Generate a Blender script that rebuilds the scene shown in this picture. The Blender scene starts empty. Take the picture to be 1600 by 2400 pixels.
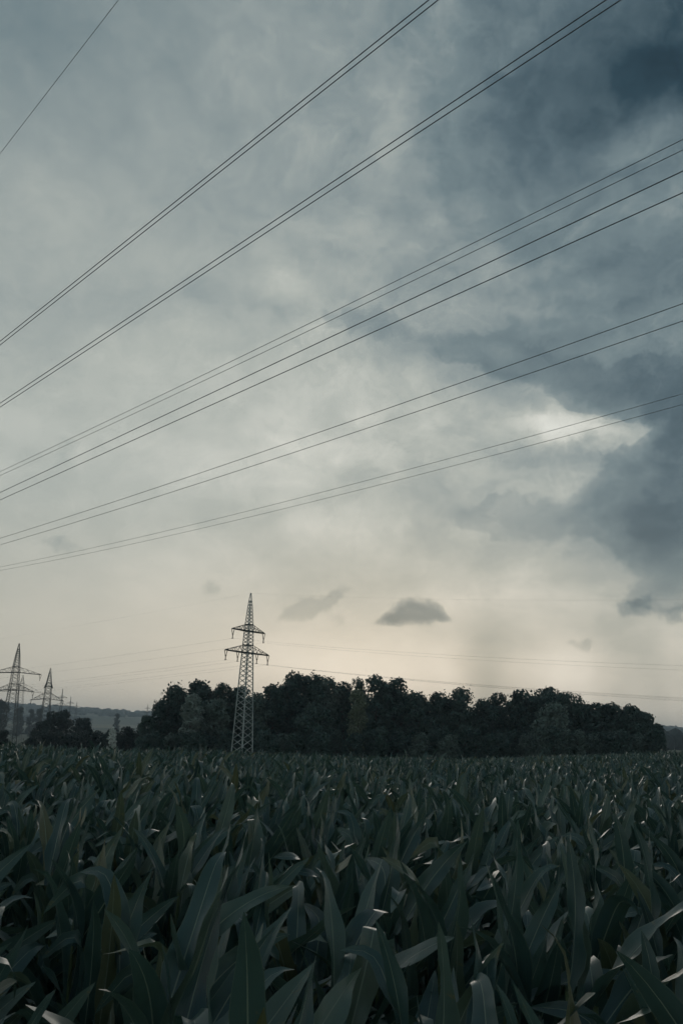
import bpy, math, random
import numpy as np
from mathutils import Vector, Matrix

R = math.radians
scene = bpy.context.scene
C = scene.collection
random.seed(7)
rng = np.random.default_rng(11)

# ------------------------------------------------------------------ camera
EYE = Vector((0, 0, 2.45))
PITCH = math.atan(528 / 2000)
ROLL = R(1.7)
F, CX, CY = 2000.0, 800.0, 1200.0          # focal length and centre in photograph pixels
fwd = Vector((0, math.cos(PITCH), math.sin(PITCH)))
up0 = Vector((0, -math.sin(PITCH), math.cos(PITCH)))
rt0 = Vector((1, 0, 0))
rt = math.cos(ROLL) * rt0 + math.sin(ROLL) * up0
up = -math.sin(ROLL) * rt0 + math.cos(ROLL) * up0
cam_data = bpy.data.cameras.new('camera')
cam = bpy.data.objects.new('camera', cam_data)
C.objects.link(cam)
cam.matrix_world = Matrix(((rt.x, up.x, -fwd.x, EYE.x), (rt.y, up.y, -fwd.y, EYE.y),
                           (rt.z, up.z, -fwd.z, EYE.z), (0, 0, 0, 1)))
cam_data.sensor_fit = 'VERTICAL'
cam_data.sensor_height = 24.0
cam_data.lens = 24.0 * F / 2400.0
cam_data.clip_start = 0.05
cam_data.clip_end = 20000
scene.camera = cam


def ray(px, py):
    return (px - CX) / F * rt - (py - CY) / F * up + fwd


def at(px, py, dist):
    """world point seen at a photograph pixel, dist metres ahead (along +Y)"""
    d = ray(px, py)
    return EYE + d * (dist / d.y)


# ------------------------------------------------------------------ render / exposure
scene.render.engine = 'CYCLES'
scene.cycles.use_denoising = True
scene.cycles.use_adaptive_sampling = True
scene.cycles.adaptive_threshold = 0.025
scene.cycles.adaptive_min_samples = 12
scene.cycles.max_bounces = 6
scene.cycles.diffuse_bounces = 3
scene.cycles.glossy_bounces = 2
scene.cycles.transmission_bounces = 3
scene.cycles.transparent_max_bounces = 6
scene.cycles.volume_bounces = 0
scene.cycles.sample_clamp_indirect = 4
scene.view_settings.view_transform = 'Standard'
scene.view_settings.look = 'None'
scene.view_settings.exposure = 0.0
scene.view_settings.gamma = 1.0
scene.view_settings.use_curve_mapping = False

# ------------------------------------------------------------------ world / sky
SUN_AZ, SUN_EL = R(2.0), R(6.0)            # behind the pale gap low over the wood
world = bpy.data.worlds.new('World')
scene.world = world
world.use_nodes = True
wt = world.node_tree
wt.nodes.clear()


class X:
    """a scalar socket with arithmetic"""
    def __init__(self, tree, s):
        self.t, self.s = tree, s

    def _op(self, op, o=None, o2=None, rev=False, clamp=False):
        n = self.t.nodes.new('ShaderNodeMath')
        n.operation = op
        n.use_clamp = clamp
        a = [self, o, o2]
        if rev:
            a = [o, self, o2]
        for i, v in enumerate(a):
            if v is None:
                continue
            if isinstance(v, X):
                self.t.links.new(v.s, n.inputs[i])
            else:
                n.inputs[i].default_value = float(v)
        return X(self.t, n.outputs[0])

    def __add__(self, o): return self._op('ADD', o)
    __radd__ = __add__
    def __mul__(self, o): return self._op('MULTIPLY', o)
    __rmul__ = __mul__
    def __sub__(self, o): return self._op('SUBTRACT', o)
    def __rsub__(self, o): return self._op('SUBTRACT', o, rev=True)
    def __truediv__(self, o): return self._op('DIVIDE', o)
    def ma(self, m, a): return self._op('MULTIPLY_ADD', m, a)
    def max(self, o): return self._op('MAXIMUM', o)
    def min(self, o): return self._op('MINIMUM', o)
    def pow(self, o): return self._op('POWER', o)
    def abs(self): return self._op('ABSOLUTE')


def smooth(t, x, a, b, lo=0.0, hi=1.0):
    n = t.nodes.new('ShaderNodeMapRange')
    n.interpolation_type = 'SMOOTHSTEP'
    t.links.new(x.s, n.inputs['Value'])
    n.inputs['From Min'].default_value = a
    n.inputs['From Max'].default_value = b
    n.inputs['To Min'].default_value = lo
    n.inputs['To Max'].default_value = hi
    return X(t, n.outputs['Result'])


def noise(t, vec, scale, detail=5, rough=0.55, dist=0.0, dims='3D'):
    n = t.nodes.new('ShaderNodeTexNoise')
    n.noise_dimensions = dims
    t.links.new(vec, n.inputs['Vector'])
    n.inputs['Scale'].default_value = scale
    n.inputs['Detail'].default_value = detail
    n.inputs['Roughness'].default_value = rough
    n.inputs['Distortion'].default_value = dist
    return n


def combine(t, x, y, z=0.0):
    n = t.nodes.new('ShaderNodeCombineXYZ')
    for i, v in enumerate((x, y, z)):
        if isinstance(v, X):
            t.links.new(v.s, n.inputs[i])
        else:
            n.inputs[i].default_value = v
    return n.outputs[0]


def split(t, v):
    n = t.nodes.new('ShaderNodeSeparateXYZ')
    t.links.new(v, n.inputs[0])
    return [X(t, o) for o in n.outputs]


def azel(px, py):
    d = ray(px, py).normalized()
    return math.degrees(math.atan2(d.x, d.y)), math.degrees(math.asin(d.z))


def build_sky():
    t = wt
    tc = t.nodes.new('ShaderNodeTexCoord')
    dvec = tc.outputs['Generated']
    dx, dy, dz = split(t, dvec)
    az = dx._op('ARCTAN2', dy) * (180 / math.pi)
    el = dz._op('ARCSINE') * (180 / math.pi)
    el = el.max(0.0)
    # cloud-deck coordinates: flattening towards the horizon like a real layer
    den = dz.max(0.0) + 0.22
    deck = combine(t, dx / den, dy / den, 0.0)
    # domain warp
    w = noise(t, dvec, 5.0, 5, 0.6)
    wx, wy, wz = split(t, w.outputs['Color'])
    w2 = noise(t, dvec, 19.0, 6, 0.65)
    vx, vy, vz = split(t, w2.outputs['Color'])
    # less warp close to the horizon, so the small low clouds keep their place
    wamt = smooth(t, el, 3.0, 16.0, 0.35, 1.0)
    u = az + ((wx - 0.5) * 7.0 + (vx - 0.5) * 3.6) * wamt
    v = el + ((wy - 0.5) * 5.5 + (vy - 0.5) * 3.0) * wamt
    uv = combine(t, u, v)
    n1 = X(t, noise(t, deck, 2.2, 7, 0.55, 0.3).outputs['Fac']) - 0.5
    n2 = X(t, noise(t, dvec, 8.0, 7, 0.60, 0.4).outputs['Fac']) - 0.5

    def blobs(lst, acc=None):
        for (px, py, rx, ry, rot, amp) in lst:
            a, e = azel(px, py)
            m = t.nodes.new('ShaderNodeMapping')
            m.vector_type = 'TEXTURE'
            t.links.new(uv, m.inputs['Vector'])
            m.inputs['Location'].default_value = (a, e, 0)
            m.inputs['Rotation'].default_value = (0, 0, R(rot))
            m.inputs['Scale'].default_value = (rx / 34.9, ry / 34.9, 1)
            g = t.nodes.new('ShaderNodeTexGradient')
            g.gradient_type = 'SPHERICAL'
            t.links.new(m.outputs[0], g.inputs[0])
            s = smooth(t, X(t, g.outputs['Fac']), 0.0, 1.0)
            acc = s * amp if acc is None else s.ma(amp, acc)
        return acc

    # --- base brightness (in display values), falling away to the darker zenith and to the right
    base = smooth(t, el, 46, 13, 0.558, 0.725)
    base = base + smooth(t, az, -5, 26, 0.0, -0.15) * smooth(t, el, 6, 26, 0.0, 1.0)
    base = base + smooth(t, az, -12, -30, 0.0, -0.055) * smooth(t, el, 26, 4, 0.35, 1.0)
    base = base + smooth(t, az.abs(), 45, 130, 0.0, -0.10)
    base = base + smooth(t, el, 14, 2.5, 0.0, 0.07)
    # broad soft light and dark areas of the deck
    soft = blobs(SOFT)
    rightness = smooth(t, az, -18, 12, 0.40, 1.0)
    highness = smooth(t, el, 4, 18, 0.25, 1.0)
    n3 = X(t, noise(t, combine(t, u * 0.11, v * 0.15, 1.7), 3.2, 7, 0.60, 0.5).outputs['Fac']) - 0.5
    # billows: light puffs where two folds of cloud meet
    bl = (X(t, noise(t, combine(t, u * 0.10, v * 0.13, 7.3), 2.6, 6, 0.55, 0.6).outputs['Fac']) - 0.5).abs()
    puff = smooth(t, bl, 0.075, 0.0) * smooth(t, n1, -0.08, 0.10)
    B = base + soft + (n1 * 0.40 + n2 * 0.22 + n3 * 0.23 + puff * 0.025) * rightness * highness
    # dense cloud masses with a firmer edge
    mass = blobs(MASS) + (n2 * 0.45 + n1 * 0.2 + n3 * 0.55) * highness
    mk = smooth(t, mass, 0.36, 0.50)
    shade = smooth(t, mass, 0.45, 1.25, 0.0, -0.14)
    B = B + mk * (shade - 0.085)
    # small detached clouds near the horizon
    small = blobs(SMALL) + (X(t, noise(t, dvec, 44.0, 6, 0.65).outputs['Fac']) - 0.5) * 0.8
    sk = smooth(t, small, 0.22, 0.62) * 0.10 + smooth(t, small, 0.35, 1.1) * 0.15
    B = B - sk
    wisp = blobs(WISP) + (X(t, noise(t, dvec, 46.0, 6, 0.65).outputs['Fac']) - 0.5) * 0.8
    B = B - smooth(t, wisp, 0.25, 0.8) * 0.085
    # rain curtains: upright streaks low on the right
    st = noise(t, combine(t, az * 0.19, el * 0.02, 3.1), 1.0, 2, 0.5)
    B = B + (X(t, st.outputs['Fac']) - 0.5) * 0.42 * smooth(t, el, 8.5, 3.0) * smooth(t, az, 1, 9)
    # colour from brightness
    cr = t.nodes.new('ShaderNodeValToRGB')
    t.links.new(B.s, cr.inputs[0])
    stops = [(0.16, (28, 46, 57)), (0.26, (45, 68, 80)), (0.40, (88, 107, 116)), (0.50, (117, 134, 139)),
             (0.60, (149, 160, 160)), (0.70, (180, 186, 180)), (0.80, (210, 212, 204)), (0.95, (240, 241, 233))]
    while len(cr.color_ramp.elements) < len(stops):
        cr.color_ramp.elements.new(0.5)
    for e, (p, c) in zip(cr.color_ramp.elements, stops):
        e.position = p
        e.color = [((q / 255 + 0.055) / 1.055) ** 2.4 for q in c] + [1]
    # the low sun warms the air near the horizon
    warm = t.nodes.new('ShaderNodeMix')
    warm.data_type = 'RGBA'
    warm.blend_type = 'MULTIPLY'
    t.links.new(smooth(t, el, 17, 3.0, 0.0, 1.0).s, warm.inputs['Factor'])
    t.links.new(cr.outputs[0], warm.inputs['A'])
    warm.inputs['B'].default_value = (1.085, 1.0, 0.93, 1)
    sky = t.nodes.new('ShaderNodeTexSky')
    sky.sky_type = 'NISHITA'
    sky.sun_disc = False
    sky.sun_elevation = SUN_EL
    sky.sun_rotation = SUN_AZ
    sky.dust_density = 2.0
    b1 = t.nodes.new('ShaderNodeBackground')
    t.links.new(sky.outputs[0], b1.inputs['Color'])
    b1.inputs['Strength'].default_value = 0.05
    b2 = t.nodes.new('ShaderNodeBackground')
    t.links.new(warm.outputs['Result'], b2.inputs['Color'])
    mx = t.nodes.new('ShaderNodeMixShader')
    mx.inputs[0].default_value = 0.95       # the clouds cover nearly all of the clear sky
    t.links.new(b1.outputs[0], mx.inputs[1])
    t.links.new(b2.outputs[0], mx.inputs[2])
    out = t.nodes.new('ShaderNodeOutputWorld')
    t.links.new(mx.outputs[0], out.inputs['Surface'])


# (pixel x, pixel y, radius x, radius y, rotation, amount)
SOFT = [
    (1640, 40, 460, 380, 0, -0.065), (1380, 200, 420, 220, 0, -0.04), (1200, 400, 260, 220, 0, -0.03),
    (1490, 320, 190, 80, 15, 0.12), (1110, 660, 260, 160, 20, 0.02), (1560, 620, 200, 160, 0, -0.05),
    (1560, 850, 300, 240, 0, -0.06), (1540, 1220, 330, 250, 10, -0.08), (1330, 1008, 230, 62, -8, 0.21), (1600, 1000, 190, 220, 0, -0.08), (1580, 1290, 220, 150, 0, -0.05), (1570, 1150, 220, 330, 0, -0.04), (1250, 250, 460, 340, 0, -0.035),
    (1010, 970, 360, 130, -5, 0.05), (660, 980, 430, 320, 0, 0.03), (250, 430, 300, 190, 10, 0.02),
    (60, 80, 240, 240, 0, -0.03), (900, 250, 110, 200, 30, 0.05),
    (935, 340, 120, 90, 20, 0.07), (670, 660, 170, 80, -10, 0.06), (1020, 520, 110, 60, -20, 0.05),
    (860, 1580, 500, 130, 0, 0.14), (1190, 820, 90, 50, -15, 0.06), (740, 90, 80, 70, 0, 0.05),
    (1130, 740, 460, 230, -12, -0.055), (1140, 1190, 360, 150, -6, -0.012), (1330, 1230, 260, 150, 0, -0.015), (1340, 1575, 180, 120, 0, 0.14), (1150, 1560, 110, 240, 0, -0.09), (1480, 1570, 110, 240, 0, -0.11),
    (120, 1500, 360, 200, 0, -0.02), (130, 700, 260, 90, 0, -0.025), (400, 700, 300, 80, 20, -0.02),
]
MASS = [
    (1600, 940, 420, 170, 10, 0.75), (1280, 780, 400, 150, -12, 0.45), (1600, 1130, 290, 200, 0, 0.6),
    (1570, 1290, 250, 140, 15, 0.6), (1500, 1400, 110, 60, 0, 0.42), (1615, 1405, 120, 110, 0, 0.5), (1560, 1350, 140, 80, 0, 0.18),
    (960, 800, 300, 130, -14, 0.36), (1190, 860, 280, 110, -14, 0.40), (1420, 910, 190, 90, -8, 0.45), (1060, 640, 300, 160, 0, 0.25),
    (1060, 1190, 300, 95, -8, 0.36), (1240, 1200, 320, 120, -4, 0.36), (1450, 1190, 260, 170, 0, 0.45), (1180, 1310, 160, 95, 0, 0.34),
    (1320, 1005, 260, 55, -8, -0.75), (960, 960, 260, 70, -8, -0.3),
    (1350, 170, 420, 260, 10, 0.40), (1600, 220, 300, 240, 0, 0.45), (1330, 480, 330, 150, 20, 0.30),
    (840, 760, 260, 110, -10, 0.30), (560, 700, 330, 120, 10, 0.25), (1560, 600, 200, 120, 0, 0.35),
    (1080, 330, 200, 220, 20, 0.3),
]
SMALL = [(915, 1446, 100, 26, 8, 0.7), (970, 1438, 120, 44, 0, 0.85), (1000, 1412, 80, 44, 0, 0.7), (1040, 1438, 60, 20, 0, 0.5), (1490, 1415, 80, 50, 0, 0.75),
         (1580, 1440, 60, 50, 0, 0.65)]
WISP = [(725, 1426, 130, 40, 26, 0.95), (785, 1386, 90, 36, 34, 0.85), (485, 1388, 60, 34, 0, 0.6),
        (1375, 1500, 50, 30, 25, 0.8), (1330, 1498, 34, 20, 0, 0.6), (150, 1265, 140, 40, 0, 0.6),
        (150, 1060, 80, 70, 20, 0.6), (800, 1445, 50, 40, 0, 0.5)]
build_sky()
world.cycles.sampling_method = 'MANUAL'
world.cycles.sample_map_resolution = 512

sun_data = bpy.data.lights.new('sun', 'SUN')
sun_data.energy = 0.45
sun_data.angle = R(25)
sun_data.color = (1.0, 0.94, 0.84)
sun = bpy.data.objects.new('sun', sun_data)
C.objects.link(sun)
sd = Vector((math.sin(SUN_AZ) * math.cos(SUN_EL), math.cos(SUN_AZ) * math.cos(SUN_EL), math.sin(SUN_EL)))
sun.rotation_euler = sd.to_track_quat('Z', 'Y').to_euler()


# ------------------------------------------------------------------ helpers
def tag(o, label=None, cat=None, group=None, kind=None):
    if label: o['label'] = label
    if cat: o['category'] = cat
    if group: o['group'] = group
    if kind: o['kind'] = kind
    return o


def link(name, mesh, parent=None, mat=None):
    o = bpy.data.objects.new(name, mesh)
    C.objects.link(o)
    if parent is not None:
        o.parent = parent
    if mat is not None and mesh is not None and not mesh.materials:
        mesh.materials.append(mat)
    return o


def empty(name, loc, rz=0.0):
    o = bpy.data.objects.new(name, None)
    o.empty_display_size = 0.2
    C.objects.link(o)
    o.location = loc
    o.rotation_euler = (0, 0, rz)
    return o


def mesh_from(name, verts, faces, smoothed=False, uvs=None):
    """verts (n,3), faces (m,k) arrays of equal-sized polygons"""
    verts = np.asarray(verts, np.float32)
    faces = np.asarray(faces, np.int32)
    me = bpy.data.meshes.new(name)
    k = faces.shape[1]
    me.vertices.add(len(verts))
    me.vertices.foreach_set('co', verts.ravel())
    me.loops.add(faces.size)
    me.loops.foreach_set('vertex_index', faces.ravel())
    me.polygons.add(len(faces))
    me.polygons.foreach_set('loop_start', np.arange(0, faces.size, k, dtype=np.int32))
    me.polygons.foreach_set('use_smooth', np.full(len(faces), smoothed))
    if uvs is not None:
        lay = me.uv_layers.new(name='UVMap')
        lay.data.foreach_set('uv', np.asarray(uvs, np.float32)[faces.ravel()].ravel())
    me.update(calc_edges=True)
    return me


def new_mat(name):
    m = bpy.data.materials.new(name)
    m.use_nodes = True
    nt = m.node_tree
    bs = nt.nodes['Principled BSDF']
    return m, nt, bs


def ramp(nt, fac, stops):
    cr = nt.nodes.new('ShaderNodeValToRGB')
    nt.links.new(fac, cr.inputs[0])
    while len(cr.color_ramp.elements) < len(stops):
        cr.color_ramp.elements.new(0.5)
    for e, (p, c) in zip(cr.color_ramp.elements, stops):
        e.position = p
        e.color = (*c, 1)
    return cr.outputs[0]


def bump(nt, bs, height, strength, dist):
    b = nt.nodes.new('ShaderNodeBump')
    b.inputs['Strength'].default_value = strength
    b.inputs['Distance'].default_value = dist
    nt.links.new(height, b.inputs['Height'])
    nt.links.new(b.outputs[0], bs.inputs['Normal'])


def mixc(nt, fac, a, b, mode='MIX'):
    n = nt.nodes.new('ShaderNodeMix')
    n.data_type = 'RGBA'
    n.blend_type = mode
    for key, v in (('Factor', fac), ('A', a), ('B', b)):
        if hasattr(v, 'is_linked'):
            nt.links.new(v, n.inputs[key])
        elif isinstance(v, X):
            nt.links.new(v.s, n.inputs[key])
        elif isinstance(v, (int, float)):
            n.inputs[key].default_value = v
        else:
            n.inputs[key].default_value = (*v, 1)
    return n.outputs['Result']


# ------------------------------------------------------------------ materials
def corn_leaf_material():
    m, nt, bs = new_mat('corn_leaf')
    uvn = nt.nodes.new('ShaderNodeUVMap')
    u, v, _ = split(nt, uvn.outputs[0])
    oi = nt.nodes.new('ShaderNodeObjectInfo')
    rnd = X(nt, oi.outputs['Random'])
    col = ramp(nt, rnd.s, [(0.0, (0.029, 0.068, 0.072)), (0.3, (0.042, 0.095, 0.096)), (0.6, (0.063, 0.124, 0.116)),
                           (0.85, (0.106, 0.162, 0.135)), (0.95, (0.125, 0.145, 0.080)), (1.0, (0.160, 0.150, 0.070))])
    tc = nt.nodes.new('ShaderNodeTexCoord')
    big = noise(nt, tc.outputs['Object'], 6.0, 4, 0.6)
    col = mixc(nt, X(nt, big.outputs['Fac']).ma(0.9, -0.25)._op('MULTIPLY', 1.0, clamp=True), col,
               (0.042, 0.088, 0.100))
    # long parallel veins
    st = noise(nt, combine(nt, u * 46.0, v * 1.3, rnd * 20.0), 1.0, 3, 0.6)
    veins = X(nt, st.outputs['Fac'])
    col = mixc(nt, smooth(nt, veins, 0.45, 0.75, 0.0, 0.35), col, (0.085, 0.125, 0.085))
    # pale midrib, tapering to the tip
    du = (u - 0.5).abs()
    rib = smooth(nt, du + v * 0.018, 0.045, 0.018)
    col = mixc(nt, rib * 0.85, col, (0.27, 0.33, 0.26))
    edge = smooth(nt, du, 0.455, 0.495)
    col = mixc(nt, edge * 0.45, col, (0.17, 0.21, 0.17))
    # dry tips and specks
    dry = noise(nt, tc.outputs['Object'], 22.0, 3, 0.7)
    dk = smooth(nt, X(nt, dry.outputs['Fac']) + v * 0.30 + rnd * 0.10, 0.93, 1.05)
    col = mixc(nt, dk * 0.7, col, (0.20, 0.17, 0.085))
    nt.links.new(col, bs.inputs['Base Color'])
    rg = X(nt, big.outputs['Fac']).ma(0.30, 0.20)
    nt.links.new(rg.s, bs.inputs['Roughness'])
    bs.inputs['Specular IOR Level'].default_value = 0.5
    bs.inputs['Coat Weight'].default_value = 0.35
    bs.inputs['Coat Roughness'].default_value = 0.28
    bump(nt, bs, (veins * 0.6 + rib * 1.2).s, 0.35, 0.004)
    tr = nt.nodes.new('ShaderNodeBsdfTranslucent')
    nt.links.new(mixc(nt, 0.5, col, (0.07, 0.12, 0.06)), tr.inputs['Color'])
    mx = nt.nodes.new('ShaderNodeMixShader')
    mx.inputs[0].default_value = 0.28
    nt.links.new(bs.outputs[0], mx.inputs[1])
    nt.links.new(tr.outputs[0], mx.inputs[2])
    nt.links.new(mx.outputs[0], nt.nodes['Material Output'].inputs['Surface'])
    return m


def stalk_material():
    m, nt, bs = new_mat('corn_stalk')
    tc = nt.nodes.new('ShaderNodeTexCoord')
    n = noise(nt, tc.outputs['Object'], 14, 3, 0.6)
    nt.links.new(ramp(nt, n.outputs['Fac'], [(0.3, (0.07, 0.11, 0.05)), (0.7, (0.13, 0.16, 0.08))]), bs.inputs['Base Color'])
    bs.inputs['Roughness'].default_value = 0.5
    return m


def foliage_material(name, lo, hi, tint=(0.03, 0.05, 0.03)):
    m, nt, bs = new_mat(name)
    ge = nt.nodes.new('ShaderNodeNewGeometry')
    oi = nt.nodes.new('ShaderNodeObjectInfo')
    tc = nt.nodes.new('ShaderNodeTexCoord')
    isl = X(nt, ge.outputs['Random Per Island'])
    n = X(nt, noise(nt, tc.outputs['Object'], 0.55, 4, 0.6).outputs['Fac'])
    f = (n - 0.5) * 1.6 + isl * 0.35 + X(nt, oi.outputs['Random']) * 0.35
    col = ramp(nt, f.s, [(0.0, lo), (0.9, hi)])
    nt.links.new(col, bs.inputs['Base Color'])
    bs.inputs['Roughness'].default_value = 0.55
    bs.inputs['Specular IOR Level'].default_value = 0.4
    tr = nt.nodes.new('ShaderNodeBsdfTranslucent')
    nt.links.new(col, tr.inputs['Color'])
    mx = nt.nodes.new('ShaderNodeMixShader')
    mx.inputs[0].default_value = 0.15
    nt.links.new(bs.outputs[0], mx.inputs[1])
    nt.links.new(tr.outputs[0], mx.inputs[2])
    nt.links.new(mx.outputs[0], nt.nodes['Material Output'].inputs['Surface'])
    return m


def simple(name, a, b, scale, rough, metal=0.0, coord='Object'):
    m, nt, bs = new_mat(name)
    tc = nt.nodes.new('ShaderNodeTexCoord')
    n = noise(nt, tc.outputs[coord], scale, 5, 0.6)
    nt.links.new(ramp(nt, n.outputs['Fac'], [(0.3, a), (0.7, b)]), bs.inputs['Base Color'])
    bs.inputs['Roughness'].default_value = rough
    bs.inputs['Metallic'].default_value = metal
    return m


def ground_material():
    m, nt, bs = new_mat('ground')
    ge = nt.nodes.new('ShaderNodeNewGeometry')
    pos = ge.outputs['Position']
    px, py, pz = split(nt, pos)
    soil = noise(nt, pos, 3.0, 6, 0.65)
    soilc = ramp(nt, soil.outputs['Fac'], [(0.3, (0.035, 0.026, 0.018)), (0.7, (0.075, 0.056, 0.038))])
    grassn = noise(nt, pos, 0.4, 6, 0.65)
    grass = ramp(nt, grassn.outputs['Fac'], [(0.3, (0.045, 0.072, 0.030)), (0.7, (0.080, 0.105, 0.045))])
    # patchwork of crops and stubble on the far slopes
    vo = nt.nodes.new('ShaderNodeTexVoronoi')
    nt.links.new(combine(nt, px * (1 / 520.0), py * (1 / 210.0), 0.3), vo.inputs['Vector'])
    vo.inputs['Scale'].default_value = 1.0
    vo.inputs['Randomness'].default_value = 0.8
    r0, g0, b0 = split(nt, vo.outputs['Color'])
    fields = ramp(nt, r0.s, [(0.0, (0.040, 0.066, 0.036)), (0.3, (0.065, 0.09, 0.05)), (0.55, (0.15, 0.15, 0.095)),
                             (0.68, (0.055, 0.075, 0.045)), (0.9, (0.17, 0.165, 0.11))])
    cr = [e for n in nt.nodes if n.type == 'VALTORGB' for e in [n]][-1]
    cr.color_ramp.interpolation = 'CONSTANT'
    fl = noise(nt, pos, 0.05, 5, 0.6)
    fields = mixc(nt, 0.5, fields, mixc(nt, fl.outputs['Fac'], (0.5, 0.5, 0.5), (1, 1, 1)), 'MULTIPLY')
    col = mixc(nt, smooth(nt, py, 118, 121), soilc, grass)
    col = mixc(nt, smooth(nt, py, 330, 345), col, fields)
    nt.links.new(col, bs.inputs['Base Color'])
    bs.inputs['Roughness'].default_value = 0.95
    bump(nt, bs, soil.outputs['Fac'], 0.6, 0.05)
    return m


M_LEAF = corn_leaf_material()
M_STALK = stalk_material()
M_TREE = foliage_material('tree_foliage', (0.024, 0.060, 0.054), (0.088, 0.145, 0.122))
M_PALE = foliage_material('pale_foliage', (0.14, 0.19, 0.17), (0.40, 0.46, 0.41))
M_YELLOW = foliage_material('yellowing_foliage', (0.11, 0.14, 0.095), (0.29, 0.33, 0.23))
M_GREY = foliage_material('grey_foliage', (0.055, 0.095, 0.083), (0.19, 0.25, 0.215))
M_WHITE = foliage_material('whitish_foliage', (0.62, 0.65, 0.62), (0.82, 0.84, 0.81))
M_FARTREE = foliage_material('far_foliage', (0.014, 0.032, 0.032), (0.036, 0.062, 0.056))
M_BARK = simple('bark', (0.03, 0.025, 0.02), (0.09, 0.075, 0.06), 6, 0.9)
M_STEEL = simple('weathered_galvanised_steel', (0.26, 0.30, 0.30), (0.50, 0.54, 0.53), 1.1, 0.55, 0.1)
M_MIDSTEEL = simple('dull_grey_steel', (0.07, 0.085, 0.088), (0.12, 0.14, 0.14), 0.6, 0.6, 0.15)
M_DARKSTEEL = simple('dark_painted_steel', (0.035, 0.045, 0.045), (0.07, 0.085, 0.085), 0.8, 0.6, 0.1)
M_CABLE = simple('aluminium_cable', (0.13, 0.15, 0.155), (0.22, 0.24, 0.245), 2.0, 0.6, 0.2)
M_GLASS = simple('insulator_porcelain', (0.05, 0.05, 0.045), (0.09, 0.085, 0.075), 4, 0.25)
M_GROUND = ground_material()


# ------------------------------------------------------------------ terrain
def sstep(a, b, x):
    q = np.clip((x - a) / (b - a), 0, 1)
    return q * q * (3 - 2 * q)


def g(x, y):
    x = np.asarray(x, float)
    y = np.asarray(y, float)
    # a gentle crest about forty metres out, then the field falls away to the wood
    yc = np.clip(y, -50, 400)
    z = -0.0092 * np.minimum(yc, 40) - 0.030 * np.clip(yc - 40, 0, 170)
    z = z + 0.0000342 * np.clip(x, 0, 24) ** 2 * np.clip(y, 0, 60)
    z = z + 0.05 * np.sin(x * 0.21 + 1.3) * np.sin(y * 0.13 + 0.4) * sstep(6, 40, y)
    z = z + 4.6 * sstep(150, 330, y) * sstep(20, 110, x)
    z = z - 2.5 * sstep(300, 650, y) * (1 - sstep(-200, 300, x) * 0.9)
    z = z + 24 * sstep(800, 2300, y)
    hill = 74 + 10 * np.sin(x * 0.0021 + 0.6) + 6 * np.sin(x * 0.0053 + 2.0) - 0.012 * x
    z = z + (hill - 18) * sstep(2000, 3700, y)
    return z


def gz(x, y):
    return float(g(x, y))


def build_ground():
    def axis(lo, hi, n):
        q = np.linspace(-1, 1, n)
        s = np.sign(q) * np.abs(q) ** 3.2
        return np.where(s < 0, -s * lo, s * hi)
    xs = axis(-5200, 5200, 181)
    ys = np.concatenate([np.linspace(-900, -40, 12), np.linspace(-30, 240, 91),
                         np.linspace(250, 1000, 51), np.linspace(1030, 5200, 90)])
    XX, YY = np.meshgrid(xs, ys)
    ZZ = g(XX, YY)
    V = np.stack([XX, YY, ZZ], -1).reshape(-1, 3)
    nx, ny = len(xs), len(ys)
    i, j = np.meshgrid(np.arange(nx - 1), np.arange(ny - 1))
    a = (j * nx + i).ravel()
    Fc = np.stack([a, a + 1, a + nx + 1, a + nx], -1)
    o = link('ground', mesh_from('ground', V, Fc, True), None, M_GROUND)
    tag(o, kind='structure')


build_ground()


# ------------------------------------------------------------------ corn
def leaf_geom(r, L, W, ang0, bend, nseg, ncr, kink=None, twist=0.0, wave=0.017):
    """one maize blade growing from the origin towards +X; returns verts, faces, uvs"""
    T = np.linspace(0, 1, nseg + 1)
    theta = ang0 + bend * T ** 1.5
    if kink:
        theta = theta + kink[1] * sstep(kink[0], kink[0] + 0.16, T)
    dl = L / nseg
    tx, tz = np.sin(theta), np.cos(theta)
    px = np.concatenate([[0], np.cumsum((tx[:-1] + tx[1:]) / 2 * dl)])
    pz = np.concatenate([[0], np.cumsum((tz[:-1] + tz[1:]) / 2 * dl)])
    sway = r.uniform(-0.05, 0.05) * T ** 2
    w = W * np.minimum(1, 0.42 + 1.9 * T) * (1 - T ** 3.0) ** 0.85
    w[-1] = 0.0012
    fold = 0.62 * (1 - T) ** 1.5 + 0.16
    ph1, ph2, fr = r.uniform(0, 6), r.uniform(0, 6), r.uniform(9, 16)
    S = np.linspace(-1, 1, ncr + 1)
    V, UV = [], []
    for k in range(nseg + 1):
        tw = twist * T[k] ** 1.3
        nx_, nz_ = -tz[k], tx[k]           # blade normal in the x-z plane (upper side)
        for s in S:
            lat = s * w[k] / 2 * math.cos(fold[k])
            nor = abs(s) * w[k] / 2 * math.sin(fold[k])
            nor += wave * abs(s) ** 1.5 * math.sin(fr * T[k] + (ph1 if s < 0 else ph2)) * min(1, T[k] * 4) * (1 - T[k] ** 3)
            a = lat * math.cos(tw) - nor * math.sin(tw)
            b = lat * math.sin(tw) + nor * math.cos(tw)
            V.append((px[k] + b * nx_ + 0.008, sway[k] + a, pz[k] + b * nz_))
            UV.append(((s + 1) / 2, T[k]))
    n = ncr + 1
    Fc = [(k * n + i, k * n + i + 1, (k + 1) * n + i + 1, (k + 1) * n + i) for k in range(nseg) for i in range(ncr)]
    return np.array(V), np.array(Fc), np.array(UV)


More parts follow.
